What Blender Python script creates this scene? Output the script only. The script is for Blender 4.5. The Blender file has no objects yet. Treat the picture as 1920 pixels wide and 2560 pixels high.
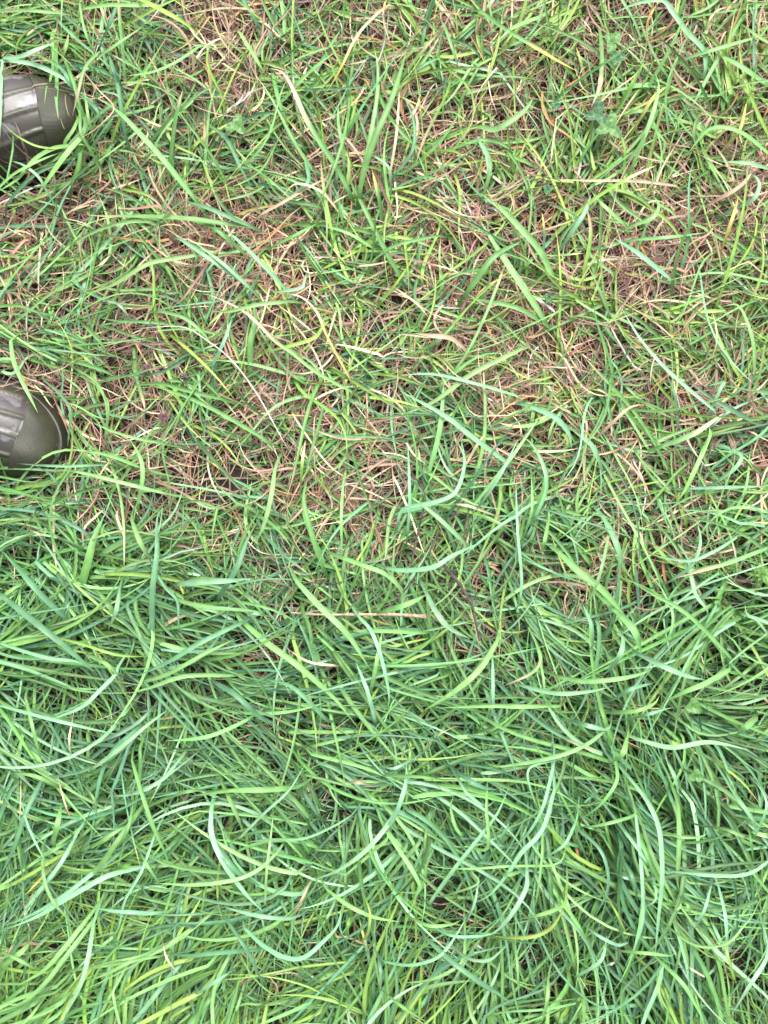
import bpy, math, random
import numpy as np
from mathutils import Vector, Matrix
from mathutils.bvhtree import BVHTree

# ------------------------------------------------------------------ camera, sky, sun, exposure
S = bpy.context.scene
CAM_H = 1.10            # metres above the soil, looking straight down
PXM = 2300.0            # photograph pixels per metre on the soil
cd = bpy.data.cameras.new('camera')
cam = bpy.data.objects.new('camera', cd)
S.collection.objects.link(cam)
cam.location = (0, 0, CAM_H)
cam.rotation_euler = (0, 0, 0)
cd.sensor_fit = 'VERTICAL'
cd.angle = 2 * math.atan(2560 / PXM / 2 / CAM_H)
cd.clip_start = 0.02
cd.clip_end = 400
S.camera = cam

SUN_EL, SUN_AZ = math.radians(62), math.radians(20)
w = bpy.data.worlds.new('World')
S.world = w
w.use_nodes = True
nt = w.node_tree
bg = nt.nodes['Background']
sky = nt.nodes.new('ShaderNodeTexSky')
sky.sky_type = 'NISHITA'
sky.sun_disc = False
sky.sun_elevation = SUN_EL
sky.sun_rotation = SUN_AZ
sky.dust_density = 4.0
sky.air_density = 1.0
hs = nt.nodes.new('ShaderNodeHueSaturation')      # overcast: cloud takes most of the blue out of the sky
hs.inputs['Saturation'].default_value = 0.30
nt.links.new(sky.outputs[0], hs.inputs['Color'])
nt.links.new(hs.outputs[0], bg.inputs[0])
bg.inputs[1].default_value = 0.10

sd = bpy.data.lights.new('sun', 'SUN')
sd.energy = 1.5
sd.angle = math.radians(28)
sd.color = (1.0, 0.965, 0.93)
sun = bpy.data.objects.new('sun', sd)
S.collection.objects.link(sun)
sun.rotation_euler = (math.radians(90) - SUN_EL, 0, math.pi - SUN_AZ)

S.view_settings.view_transform = 'Standard'
S.view_settings.look = 'None'
S.view_settings.gamma = 1
S.view_settings.exposure = 1.66
S.cycles.max_bounces = 8
S.cycles.diffuse_bounces = 2
S.cycles.glossy_bounces = 2
S.cycles.transmission_bounces = 6
S.cycles.sample_clamp_indirect = 6

rng = np.random.default_rng(11)
random.seed(5)
PI = math.pi
COL = S.collection

def link(o, parent=None):
    COL.objects.link(o)
    if parent: o.parent = parent
    return o
def tag(o, label=None, cat=None, group=None, kind=None):
    if label: o['label'] = label
    if cat: o['category'] = cat
    if group: o['group'] = group
    if kind: o['kind'] = kind
    return o
def px2w(px, py, z=0.0):                  # where a photographed point lies when it is z above the soil
    k = (CAM_H - z) / CAM_H / PXM
    return (px - 960) * k, (1280 - py) * k

# ------------------------------------------------------------------ materials
def mat(name):
    m = bpy.data.materials.new(name); m.use_nodes = True
    m.node_tree.nodes.clear()
    return m, m.node_tree.nodes, m.node_tree.links

def blade_material(name, rough, spec, transl, vein=0.16):
    m, N, L = mat(name)
    out = N.new('ShaderNodeOutputMaterial')
    at = N.new('ShaderNodeAttribute'); at.attribute_name = 'tint'
    uv = N.new('ShaderNodeUVMap'); uv.uv_map = 'UVMap'
    # lengthwise veins
    mp = N.new('ShaderNodeMapping'); mp.inputs['Scale'].default_value = (5.0, 6, 1)
    L.new(uv.outputs[0], mp.inputs[0])
    wv = N.new('ShaderNodeTexNoise'); wv.inputs['Scale'].default_value = 1.6; wv.inputs['Detail'].default_value = 2
    L.new(mp.outputs[0], wv.inputs['Vector'])
    # soft blotches
    tc = N.new('ShaderNodeTexCoord')
    nz = N.new('ShaderNodeTexNoise'); nz.inputs['Scale'].default_value = 70; nz.inputs['Detail'].default_value = 3
    L.new(tc.outputs['Object'], nz.inputs['Vector'])
    a = N.new('ShaderNodeMath'); a.operation = 'MULTIPLY_ADD'; a.inputs[1].default_value = vein * 2; a.inputs[2].default_value = 1 - vein
    L.new(wv.outputs[0], a.inputs[0])
    b = N.new('ShaderNodeMath'); b.operation = 'MULTIPLY_ADD'; b.inputs[1].default_value = 0.9; b.inputs[2].default_value = 0.55
    L.new(nz.outputs[0], b.inputs[0])
    c = N.new('ShaderNodeMath'); c.operation = 'MULTIPLY'
    L.new(a.outputs[0], c.inputs[0]); L.new(b.outputs[0], c.inputs[1])
    v = N.new('ShaderNodeVectorMath'); v.operation = 'SCALE'
    L.new(at.outputs['Color'], v.inputs[0]); L.new(c.outputs[0], v.inputs['Scale'])
    p = N.new('ShaderNodeBsdfPrincipled')
    p.inputs['Roughness'].default_value = rough
    p.inputs['Specular IOR Level'].default_value = spec
    L.new(v.outputs[0], p.inputs['Base Color'])
    bm = N.new('ShaderNodeBump'); bm.inputs['Strength'].default_value = 0.35; bm.inputs['Distance'].default_value = 0.0006
    L.new(wv.outputs[0], bm.inputs['Height']); L.new(bm.outputs[0], p.inputs['Normal'])
    t = N.new('ShaderNodeBsdfTranslucent')
    g = N.new('ShaderNodeGamma'); g.inputs[1].default_value = 0.85
    L.new(v.outputs[0], g.inputs[0]); L.new(g.outputs[0], t.inputs[0])
    mx = N.new('ShaderNodeMixShader'); mx.inputs[0].default_value = transl
    L.new(p.outputs[0], mx.inputs[1]); L.new(t.outputs[0], mx.inputs[2]); L.new(mx.outputs[0], out.inputs[0])
    return m
M_green = blade_material('green_blade', 0.44, 0.40, 0.16)
M_dead = blade_material('dead_blade', 0.6, 0.35, 0.15, 0.22)

def ground_material():
    m, N, L = mat('soil')
    out = N.new('ShaderNodeOutputMaterial'); p = N.new('ShaderNodeBsdfPrincipled')
    tc = N.new('ShaderNodeTexCoord')
    n1 = N.new('ShaderNodeTexNoise'); n1.inputs['Scale'].default_value = 90; n1.inputs['Detail'].default_value = 8
    n2 = N.new('ShaderNodeTexNoise'); n2.inputs['Scale'].default_value = 0.8; n2.inputs['Detail'].default_value = 9
    L.new(tc.outputs['Object'], n1.inputs[0]); L.new(tc.outputs['Object'], n2.inputs[0])
    r = N.new('ShaderNodeValToRGB')
    r.color_ramp.elements[0].position = 0.3; r.color_ramp.elements[0].color = (0.010, 0.006, 0.005, 1)
    r.color_ramp.elements[1].position = 0.75; r.color_ramp.elements[1].color = (0.040, 0.024, 0.019, 1)
    L.new(n1.outputs[0], r.inputs[0])
    r2 = N.new('ShaderNodeValToRGB')      # the field farther off, seen only as a mass
    r2.color_ramp.elements[0].position = 0.35; r2.color_ramp.elements[0].color = (0.05, 0.10, 0.035, 1)
    r2.color_ramp.elements[1].position = 0.7; r2.color_ramp.elements[1].color = (0.12, 0.17, 0.06, 1)
    L.new(n2.outputs[0], r2.inputs[0])
    ln = N.new('ShaderNodeVectorMath'); ln.operation = 'LENGTH'; L.new(tc.outputs['Object'], ln.inputs[0])
    mr = N.new('ShaderNodeMapRange'); mr.inputs[1].default_value = 1.0; mr.inputs[2].default_value = 1.9
    L.new(ln.outputs['Value'], mr.inputs[0])
    mx = N.new('ShaderNodeMixRGB'); L.new(mr.outputs[0], mx.inputs[0]); L.new(r.outputs[0], mx.inputs[1]); L.new(r2.outputs[0], mx.inputs[2])
    L.new(mx.outputs[0], p.inputs['Base Color']); p.inputs['Roughness'].default_value = 0.9
    bm = N.new('ShaderNodeBump'); bm.inputs['Strength'].default_value = 0.8; bm.inputs['Distance'].default_value = 0.006
    L.new(n1.outputs[0], bm.inputs['Height']); L.new(bm.outputs[0], p.inputs['Normal'])
    L.new(p.outputs[0], out.inputs[0])
    return m

def boot_material(name, kind):
    m, N, L = mat(name)
    out = N.new('ShaderNodeOutputMaterial'); p = N.new('ShaderNodeBsdfPrincipled')
    tc = N.new('ShaderNodeTexCoord')
    n1 = N.new('ShaderNodeTexNoise'); n1.inputs['Scale'].default_value = 22; n1.inputs['Detail'].default_value = 6
    L.new(tc.outputs['Object'], n1.inputs[0])
    r = N.new('ShaderNodeValToRGB')
    r.color_ramp.elements[0].position = 0.35; r.color_ramp.elements[0].color = (0.036, 0.035, 0.022, 1)
    r.color_ramp.elements[1].position = 0.68; r.color_ramp.elements[1].color = (0.060, 0.050, 0.052, 1) if kind == 'vamp' else (0.070, 0.070, 0.045, 1)
    L.new(n1.outputs[0], r.inputs[0])
    col = r.outputs[0]
    p.inputs['Specular IOR Level'].default_value = 0.6
    if kind == 'cap':                     # fine woven texture of the toe cap
        u = N.new('ShaderNodeUVMap')
        sp = N.new('ShaderNodeSeparateXYZ'); L.new(u.outputs[0], sp.inputs[0])
        hs_ = []
        for k, (a1, b1) in enumerate(((1, 1), (1, -1))):
            q = N.new('ShaderNodeMath'); q.operation = 'MULTIPLY_ADD'; q.inputs[1].default_value = b1
            L.new(sp.outputs[1], q.inputs[0]); L.new(sp.outputs[0], q.inputs[2])
            s_ = N.new('ShaderNodeMath'); s_.operation = 'MULTIPLY'; s_.inputs[1].default_value = 2300
            L.new(q.outputs[0], s_.inputs[0])
            c_ = N.new('ShaderNodeMath'); c_.operation = 'SINE'; L.new(s_.outputs[0], c_.inputs[0]); hs_.append(c_)
        pr = N.new('ShaderNodeMath'); pr.operation = 'MULTIPLY'; L.new(hs_[0].outputs[0], pr.inputs[0]); L.new(hs_[1].outputs[0], pr.inputs[1])
        bm = N.new('ShaderNodeBump'); bm.inputs['Strength'].default_value = 0.55; bm.inputs['Distance'].default_value = 0.0004
        L.new(pr.outputs[0], bm.inputs['Height']); L.new(bm.outputs[0], p.inputs['Normal'])
        p.inputs['Roughness'].default_value = 0.36
    elif kind == 'vamp':                  # wet film with torn edges over duller rubber
        n2 = N.new('ShaderNodeTexNoise'); n2.inputs['Scale'].default_value = 30; n2.inputs['Detail'].default_value = 7; n2.inputs['Roughness'].default_value = 0.55
        L.new(tc.outputs['Object'], n2.inputs[0])
        r2 = N.new('ShaderNodeValToRGB')
        r2.color_ramp.elements[0].position = 0.50; r2.color_ramp.elements[0].color = (0.40, 0.40, 0.40, 1)
        r2.color_ramp.elements[1].position = 0.56; r2.color_ramp.elements[1].color = (0.30, 0.30, 0.30, 1)
        L.new(n2.outputs[0], r2.inputs[0]); L.new(r2.outputs[0], p.inputs['Roughness'])
        r3 = N.new('ShaderNodeValToRGB')
        r3.color_ramp.elements[0].position = 0.555; r3.color_ramp.elements[0].color = (0, 0, 0, 1)
        r3.color_ramp.elements[1].position = 0.60; r3.color_ramp.elements[1].color = (1, 1, 1, 1)
        L.new(n2.outputs[0], r3.inputs[0])
        sz = N.new('ShaderNodeSeparateXYZ'); L.new(tc.outputs['Object'], sz.inputs[0])
        zm = N.new('ShaderNodeMapRange'); zm.inputs[1].default_value = .14; zm.inputs[2].default_value = .09   # the film lies on the foot only
        L.new(sz.outputs[2], zm.inputs[0])
        mm = N.new('ShaderNodeMath'); mm.operation = 'MULTIPLY'; L.new(r3.outputs[0], mm.inputs[0]); L.new(zm.outputs[0], mm.inputs[1])
        mx = N.new('ShaderNodeMixRGB'); L.new(mm.outputs[0], mx.inputs[0]); L.new(col, mx.inputs[1])
        mx.inputs[2].default_value = (0.14, 0.125, 0.14, 1)      # wet film; sky reflection painted in as a pale base colour
        col = mx.outputs[0]
        n3 = N.new('ShaderNodeTexNoise'); n3.inputs['Scale'].default_value = 60; n3.inputs['Detail'].default_value = 4
        L.new(tc.outputs['Object'], n3.inputs[0])
        bm = N.new('ShaderNodeBump'); bm.inputs['Strength'].default_value = 0.25; bm.inputs['Distance'].default_value = 0.0015
        L.new(n3.outputs[0], bm.inputs['Height']); L.new(bm.outputs[0], p.inputs['Normal'])
    else:
        p.inputs['Roughness'].default_value = 0.5
    L.new(col, p.inputs['Base Color'])
    L.new(p.outputs[0], out.inputs[0])
    return m

def plain_material(name, c1, c2, scale, rough, spec=0.5, transl=0.0, bump=0.3):
    m, N, L = mat(name)
    out = N.new('ShaderNodeOutputMaterial'); p = N.new('ShaderNodeBsdfPrincipled')
    tc = N.new('ShaderNodeTexCoord'); n = N.new('ShaderNodeTexNoise')
    n.inputs['Scale'].default_value = scale; n.inputs['Detail'].default_value = 4
    L.new(tc.outputs['Object'], n.inputs[0])
    r = N.new('ShaderNodeValToRGB')
    r.color_ramp.elements[0].position = 0.35; r.color_ramp.elements[0].color = (*c1, 1)
    r.color_ramp.elements[1].position = 0.65; r.color_ramp.elements[1].color = (*c2, 1)
    L.new(n.outputs[0], r.inputs[0]); L.new(r.outputs[0], p.inputs['Base Color'])
    p.inputs['Roughness'].default_value = rough; p.inputs['Specular IOR Level'].default_value = spec
    bm = N.new('ShaderNodeBump'); bm.inputs['Strength'].default_value = bump; bm.inputs['Distance'].default_value = 0.001
    L.new(n.outputs[0], bm.inputs['Height']); L.new(bm.outputs[0], p.inputs['Normal'])
    if transl:
        t = N.new('ShaderNodeBsdfTranslucent'); L.new(r.outputs[0], t.inputs[0])
        mx = N.new('ShaderNodeMixShader'); mx.inputs[0].default_value = transl
        L.new(p.outputs[0], mx.inputs[1]); L.new(t.outputs[0], mx.inputs[2]); L.new(mx.outputs[0], out.inputs[0])
    else:
        L.new(p.outputs[0], out.inputs[0])
    return m

# ------------------------------------------------------------------ ground: one sheet to the horizon
_wr = [(rng.uniform(3, 60), rng.uniform(0, 2 * PI), rng.uniform(0, 2 * PI)) for _ in range(26)]
def ground_z(x, y):
    z = 0
    for f, a, ph in _wr:
        z = z + np.sin(f * (x * math.cos(a) + y * math.sin(a)) + ph) * 0.012 / (1 + f * 0.12)
    return np.clip(z, -0.02, 0.02) * 0.6 - 0.006
near = np.linspace(-1.3, 1.3, 240)
far = np.array([1.5, 1.8, 2.3, 3, 4, 6, 9, 14, 22, 40, 80, 150, 300.])
ax = np.concatenate([-far[::-1], near, far])
gx, gy = np.meshgrid(ax, ax)
gz = ground_z(gx, gy)
n = len(ax)
gm = bpy.data.meshes.new('ground')
idx = np.arange(n * n).reshape(n, n)
q = np.stack([idx[:-1, :-1], idx[:-1, 1:], idx[1:, 1:], idx[1:, :-1]], -1).reshape(-1, 4)
gm.from_pydata(np.stack([gx.ravel(), gy.ravel(), gz.ravel()], 1).tolist(), [], q.tolist())
gm.materials.append(ground_material())
gm.polygons.foreach_set('use_smooth', np.ones(len(q), bool))
tag(link(bpy.data.objects.new('ground', gm)), kind='structure')

# ------------------------------------------------------------------ blades as ribbons
NS = 12
def colour(*c): return np.array(c, float)
C = dict(g=colour(.105, .235, .070), b=colour(.090, .215, .115), m=colour(.185, .370, .215), y=colour(.205, .340, .075),
         d=colour(.060, .145, .050), s=colour(.42, .305, .20), c=colour(.58, .49, .32), Y=colour(.42, .38, .11),
         r=colour(.30, .175, .14), o=colour(.34, .18, .08), G=colour(.130, .290, .035), w=colour(.52, .50, .44),
         l=colour(.170, .340, .120), k=colour(.16, .115, .105))
for _k in 'gbmydl': C[_k] = np.clip(C[_k] * (1.06, 1.06, .98), .02, 1)

def ribbon_mesh(name, P, H, W, roll, col, material, fold=0.30, prof=None):
    """P (M,K,3) centre lines, H (M,K) heading, W (M,K) widths, roll (M,K), col (M,K,3)"""
    M, K, _ = P.shape
    side = np.stack([-np.sin(H), np.cos(H), np.zeros_like(H)], -1)
    T = np.gradient(P, axis=1)
    T /= np.linalg.norm(T, axis=2, keepdims=True) + 1e-9
    up = np.cross(T, side)
    up /= np.linalg.norm(up, axis=2, keepdims=True) + 1e-9
    side2 = side * np.cos(roll)[..., None] + up * np.sin(roll)[..., None]
    up2 = np.cross(T, side2)
    hw = (W * 0.5)[..., None]
    V = np.stack([P - side2 * hw, P - up2 * hw * 2 * fold, P + side2 * hw], 2)      # (M,K,3,3)
    V = V.reshape(-1, 3).astype(np.float32)
    base = (np.arange(M) * K * 3)[:, None, None]
    i = np.arange(K - 1)[None, :, None]
    j = np.arange(2)[None, None, :]
    a = base + i * 3 + j
    F = np.stack([a, a + 1, a + 4, a + 3], -1).reshape(-1, 4).astype(np.int32)
    me = bpy.data.meshes.new(name)
    me.vertices.add(len(V)); me.vertices.foreach_set('co', V.ravel())
    me.loops.add(F.size); me.loops.foreach_set('vertex_index', F.ravel())
    me.polygons.add(len(F)); me.polygons.foreach_set('loop_start', np.arange(0, F.size, 4, dtype=np.int32))
    me.polygons.foreach_set('use_smooth', np.ones(len(F), bool))
    me.update(calc_edges=True)
    at = me.attributes.new('tint', 'FLOAT_COLOR', 'POINT')
    c = np.ones((M, K, 3, 4), np.float32)
    c[..., :3] = col[:, :, None, :]
    c[:, :, 1, :3] *= 1.18                 # paler midrib
    at.data.foreach_set('color', np.clip(c, 0, 1).ravel())
    uvl = me.uv_layers.new(name='UVMap')
    seg = np.linalg.norm(np.diff(P, axis=1), axis=2).cumsum(1)
    s = np.concatenate([np.zeros((M, 1)), seg], 1)
    rnd = rng.uniform(0, 50, (M, 1, 1))
    uv = np.stack([np.broadcast_to(np.array([0, .5, 1.])[None, None], (M, K, 3)) + rnd, np.broadcast_to(s[..., None], (M, K, 3)) + rnd], -1).reshape(-1, 2)
    uvl.data.foreach_set('uv', uv[F.ravel()].astype(np.float32).ravel())
    me.materials.append(material)
    return me

def grid_map(rows):
    A = np.array(rows, float)
    def f(x, y):
        u = np.clip((x * PXM + 960) / 1920, 0, 1) * (A.shape[1] - 1)
        v = np.clip((1280 - y * PXM) / 2560, 0, 1) * (A.shape[0] - 1)
        i = np.minimum(u.astype(int), A.shape[1] - 2); j = np.minimum(v.astype(int), A.shape[0] - 2)
        fu, fv = u - i, v - j
        return (A[j, i] * (1 - fu) + A[j, i + 1] * fu) * (1 - fv) + (A[j + 1, i] * (1 - fu) + A[j + 1, i + 1] * fu) * fv
    return f
# how long and thick the living grass grows; nine rows down the field, six columns across it
lush = grid_map([[.42, .26, .20, .24, .26, .36],
                 [.30, .12, .16, .12, .22, .30],
                 [.22, .08, .14, .10, .12, .20],
                 [.30, .28, .20, .18, .18, .20],
                 [.82, .68, .46, .44, .50, .62],
                 [.95, .88, .80, .88, .90, .95],
                 [1, 1, 1, 1, 1, 1],
                 [1, 1, 1, 1, 1, 1],
                 [1, 1, 1, 1, 1, 1]])
warm = grid_map([[.65, .65, .70, .85, .95, 1.],
                 [.35, .40, .55, .8, .9, 1.],
                 [.25, .42, .50, .7, .75, .85],
                 [.20, .30, .40, .55, .6, .6],
                 [.15, .2, .25, .3, .3, .35],
                 [.08, .1, .12, .12, .1, .1],
                 [.1, .05, .03, .05, .05, 0],
                 [.35, .25, .15, .15, .15, .10],
                 [.75, .65, .60, .55, .50, .50]])
_fl = np.array([[40, 60, 70, 80, 60, 80],
                [-30, 60, 80, 70, 50, 60],
                [-20, 150, 60, 80, 70, 60],
                [-20, -20, -60, 70, -60, 60],
                [-20, -25, -60, -50, -70, 30],
                [-30, -20, -30, -35, -60, 30],
                [-120, 200, -20, -45, -75, -20],
                [235, 235, 225, -80, -80, -60],
                [235, 235, 250, -85, -70, -60]], float) * PI / 180
_fs, _fc = grid_map(np.sin(_fl)), grid_map(np.cos(_fl))
def flow(x, y): return np.arctan2(_fs(x, y), _fc(x, y))

# ------------------------------------------------------------------ the two rubber boots
# local frame: x forward (toe at 0.290), y left, z up, heel at 0
TIP, TC = 0.290, 0.212
def section(k, j, K, J, grow=0.0):
    """one closed ring of the boot, j runs round it from the right side over the top"""
    v = 2 * PI * j / J
    cv, sv = math.cos(v), math.sin(v)
    sg = lambda t, e: math.copysign(abs(t) ** e, t)
    if k <= 12:                                  # rounded toe
        a = PI / 2 * (1 - k / 12.0) ** 1.0
        x = TC + (TIP - .007 - TC + grow) * math.sin(a)
        e = math.cos(a)
        hw = 0.0490 * (e ** 0.95) + grow * (1 if k else 0)
        top = 0.024 + (0.040 + 0.012 * (TIP - x) / 0.078) * (e ** 0.62)
        cy = -0.006 * math.sin(a)
        zb = 0.004 + 0.018 * (1 - e ** 0.5)
        zc = 0.022
        return (x, cy + hw * sg(cv, .82), (zc + (top + grow - zc) * sg(sv, .92)) if sv > 0 else (zc + (zc - zb) * sg(sv, .5)))
    t = (k - 12) / (K - 12.0)
    if t < 0.22:                                 # vamp up to the instep
        q_ = t / 0.22
        x = TC - (TC - .132) * q_
        hw = 0.0490 - 0.0065 * q_
        top = 0.076 + 0.046 * q_ ** 1.5
        zc = 0.022 + 0.03 * q_; zb = 0.004
        return (x, hw * sg(cv, .82) , (zc + (top - zc) * sg(sv, .92)) if sv > 0 else (zc + (zc - zb) * sg(sv, .55)))
    if t < 0.6:                                  # fan round the ankle
        q_ = (t - .22) / .38
        T = Vector((0.132 - 0.012 * q_, 0, 0.122 + 0.055 * q_))
        pth = [Vector((0.132, 0, .004)), Vector((0.06, 0, .004)), Vector((0.010, 0, .006)), Vector((0.0, 0, .04)), Vector((0.006, 0, .10)), Vector((0.004, 0, .16))]
        u = q_ * (len(pth) - 1); i = min(int(u), len(pth) - 2)
        B = pth[i].lerp(pth[i + 1], u - i)
        mid = (T + B) / 2; hl = (T - B) / 2
        b = 0.0425 + 0.006 * q_
        p = mid + hl * sg(sv, .9) + Vector((0, b * sg(cv, .9), 0))
        return tuple(p)
    q_ = (t - .6) / .4
    z = 0.17 + 0.19 * q_
    return (0.062 + (0.058 + 0.008 * q_) * sg(sv, .95), (0.0485 + 0.010 * q_) * sg(cv, .95), z)

def ring_mesh(name, rings, closed=True, cap_first=False):
    me = bpy.data.meshes.new(name)
    J = len(rings[0]); V = [v for r in rings for v in r]; F = []
    for k in range(len(rings) - 1):
        for j in range(J if closed else J - 1):
            a = k * J + j; b = k * J + (j + 1) % J
            F.append((a, a + J, b + J, b))
    me.from_pydata(V, [], F)
    me.polygons.foreach_set('use_smooth', np.ones(len(F), bool))
    uv = me.uv_layers.new(name='UVMap')
    for lp in me.loops:
        v = me.vertices[lp.vertex_index].co
        uv.data[lp.index].uv = (v.x, v.y * 1.15)
    return me

M_rib = boot_material('rib_rubber', 'rib')
M_vamp, M_cap, M_sole = boot_material('ribbed_wet_rubber', 'vamp'), boot_material('woven_rubber', 'cap'), boot_material('sole_rubber', 'sole')
M_lining = plain_material('dark_lining', (.02, .02, .018), (.035, .033, .03), 200, .9)
BOOTS = []; BS = 0.94
def make_boot(name, label, tip_px, heading, skew):
    J, K = 160, 70
    zt = 0.035
    tx, ty = px2w(*tip_px, zt)
    root = bpy.data.objects.new(name, None); root.empty_display_size = .05
    h = math.radians(heading)
    root.location = (tx - BS * TIP * math.cos(h), ty - BS * TIP * math.sin(h), -0.004)
    root.rotation_euler = (0, 0, h); root.scale = (BS, BS, BS)
    tag(link(root), label, 'boot', 'olive rubber boots of the person standing at the edge of the photo')
    ks = list(np.linspace(0, 12, 60)) + list(np.linspace(12, K, 90))[1:]
    def seam(y): return TIP - 0.040 - 4.0 * (y + 0.004) ** 2 + 0.0012 * math.sin(y * 120)
    rings = []
    for k in ks:
        ring = []
        for j in range(J):
            p = Vector(section(k, j, K, J))
            v = 2 * PI * j / J
            # lengthwise raised ribs fanning over the vamp
            if math.sin(v) > 0.05 and k > 0.5:
                lane = ((p.y + skew * (TIP - p.x)) / 0.0225 + 0.5 + 0.18 * (TIP - p.x) / 0.06)
                d = abs((lane % 1.0) - 0.5) * 2      # 0 at rib middle
                rib = max(0.0, 1 - d / 0.22)
                fade = min(1, max(0, (seam(p.y) + 0.002 - p.x) / 0.004)) * min(1, max(0, (0.30 - p.z) / 0.05))
                nrm = Vector((0, math.cos(v) * .6, math.sin(v))).normalized()
                p = p + nrm * (0.0024 * (rib ** 0.6) * fade - 0.0010 * fade)
            ring.append(tuple(p))
        rings.append(ring)
    # rolled rim and the inside of the shaft
    top = rings[-1]
    cx = sum(p[0] for p in top) / J
    for dz, sc in ((0.004, .99), (0.004, .95), (-0.02, .94), (-0.12, .90)):
        rings.append([(cx + (p[0] - cx) * sc, p[1] * sc, p[2] + dz) for p in top])
    body = ring_mesh('upper', rings); body.materials.append(M_vamp); body.materials.append(M_rib)
    for pf in body.polygons:
        c_ = pf.center
        ln_ = (c_.y + skew * (TIP - c_.x)) / 0.0225 + 0.5 + 0.18 * (TIP - c_.x) / 0.06
        if abs((ln_ % 1.0) - .5) * 2 < .20 and c_.z > .03 and c_.z < .3: pf.material_index = 1
    ob = link(bpy.data.objects.new('upper', body), root)
    lin = ring_mesh('lining', [[(cx + (p[0] - cx) * .93, p[1] * .93, p[2] - 0.015) for p in top], [(cx + (p[0] - cx) * .86, p[1] * .86, p[2] - 0.16) for p in top],
                               [(cx + (p[0] - cx) * .1, p[1] * .1, p[2] - 0.17) for p in top]])
    lin.materials.append(M_lining); link(bpy.data.objects.new('lining', lin), root)
    # toe cap: the same toe grown by a millimetre and cut on the seam line, with a turned edge
    crings = []
    cj = range(0, J // 2 + 1)
    n_ = 70
    for i in range(n_ + 3):
        ring = []
        for j in cj:
            # walk back from the tip along this meridian until the seam
            kk_end = 0.0
            lo, hi = 0.0, 30.0
            for _ in range(22):
                m_ = (lo + hi) / 2
                q_ = section(m_, j, K, J)
                if q_[0] > seam(q_[1]): lo = m_
                else: hi = m_
            kk = lo * min(i, n_ - 1) / (n_ - 1)
            g = 0.0014 if i < n_ else (0.0009, 0.0002, -0.003)[i - n_]
            q_ = section(kk, j, K, J)
            v = 2 * PI * j / J
            nrm = Vector((0.5 * max(0, 1 - kk / 9), math.cos(v) * .8, max(0.15, math.sin(v)))).normalized()
            q2 = Vector(q_) + nrm * g
            if i >= n_: q2.x -= 0.0003 * (i - n_ + 1)
            ring.append(tuple(q2))
        crings.append(ring)
    cap = ring_mesh('toe_cap', crings, closed=False); cap.materials.append(M_cap)
    link(bpy.data.objects.new('toe_cap', cap), root)
    # foxing band round the foot and the sole under it
    def outline(grow, n=120):
        pts = []
        for i in range(n):
            a = 2 * PI * i / n
            if math.cos(a) > 0:
                x = TC + (TIP - TC + grow) * math.cos(a); y = (0.0525 + grow) * math.sin(a) - 0.006 * math.cos(a) * 1
            else:
                x = 0.045 + (0.05 + grow) * math.cos(a); y = (0.040 + grow) * math.sin(a)
            pts.append((x, y))
        return pts
    band = [[(x, y, z) for x, y in outline(g)] for g, z in ((-.004, .0), (.0010, .0), (.0020, .003), (.0016, .016), (-.0020, .0265), (-.0016, .0282), (-.0024, .0296), (-.0040, .0292), (-.012, .0275))]
    bd = ring_mesh('foxing_band', band); bd.materials.append(M_sole)
    link(bpy.data.objects.new('foxing_band', bd), root)
    sole = ring_mesh('sole', [[(x, y, z) for x, y in outline(g)] for g, z in ((-.04, .001), (.001, .001), (.0015, -.002), (.001, -.012), (-.04, -.012))])
    sole.materials.append(M_sole); link(bpy.data.objects.new('sole', sole), root)
    mw = Matrix.Translation(root.location) @ Matrix.Rotation(h, 4, 'Z') @ Matrix.Scale(BS, 4)
    bv = BVHTree.FromPolygons([mw @ v.co for m_ in (body, bd) for v in m_.vertices],
        [tuple(p.vertices) for p in body.polygons] + [tuple(i + len(body.vertices) for i in p.vertices) for p in bd.polygons])
    BOOTS.append((root, h, bv))
make_boot('rubber_boot', 'wet olive rubber boot poking in at the upper left, its toe half under grass', (199, 250), 13, .12)
make_boot('rubber_boot', 'olive rubber boot at the left edge with a sky sheen on its textured toe cap', (150, 1122), -20, 0.0)

def boot_local(i, x, y):
    r, h, _ = BOOTS[i]
    dx, dy = (x - r.location.x) / BS, (y - r.location.y) / BS
    return dx * math.cos(h) + dy * math.sin(h), -dx * math.sin(h) + dy * math.cos(h)
def in_boot(x, y, grow=0.0):
    res = np.zeros(np.shape(x), bool)
    for i in range(2):
        lx, ly = boot_local(i, x, y)
        toe = (lx > TC) & (((lx - TC) / (TIP - TC + grow)) ** 2 + (ly / (.0525 + grow)) ** 2 < 1)
        res |= toe | ((lx <= TC) & (lx > -0.01 - grow) & (abs(ly) < .053 + grow))
    return res
def boot_top(x, y):
    zz = 0.0
    for _, _, bv in BOOTS:
        hit = bv.ray_cast(Vector((x, y, 0.13)), Vector((0, 0, -1)))
        if hit[0] is not None: zz = max(zz, hit[0].z)
    return zz

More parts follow.
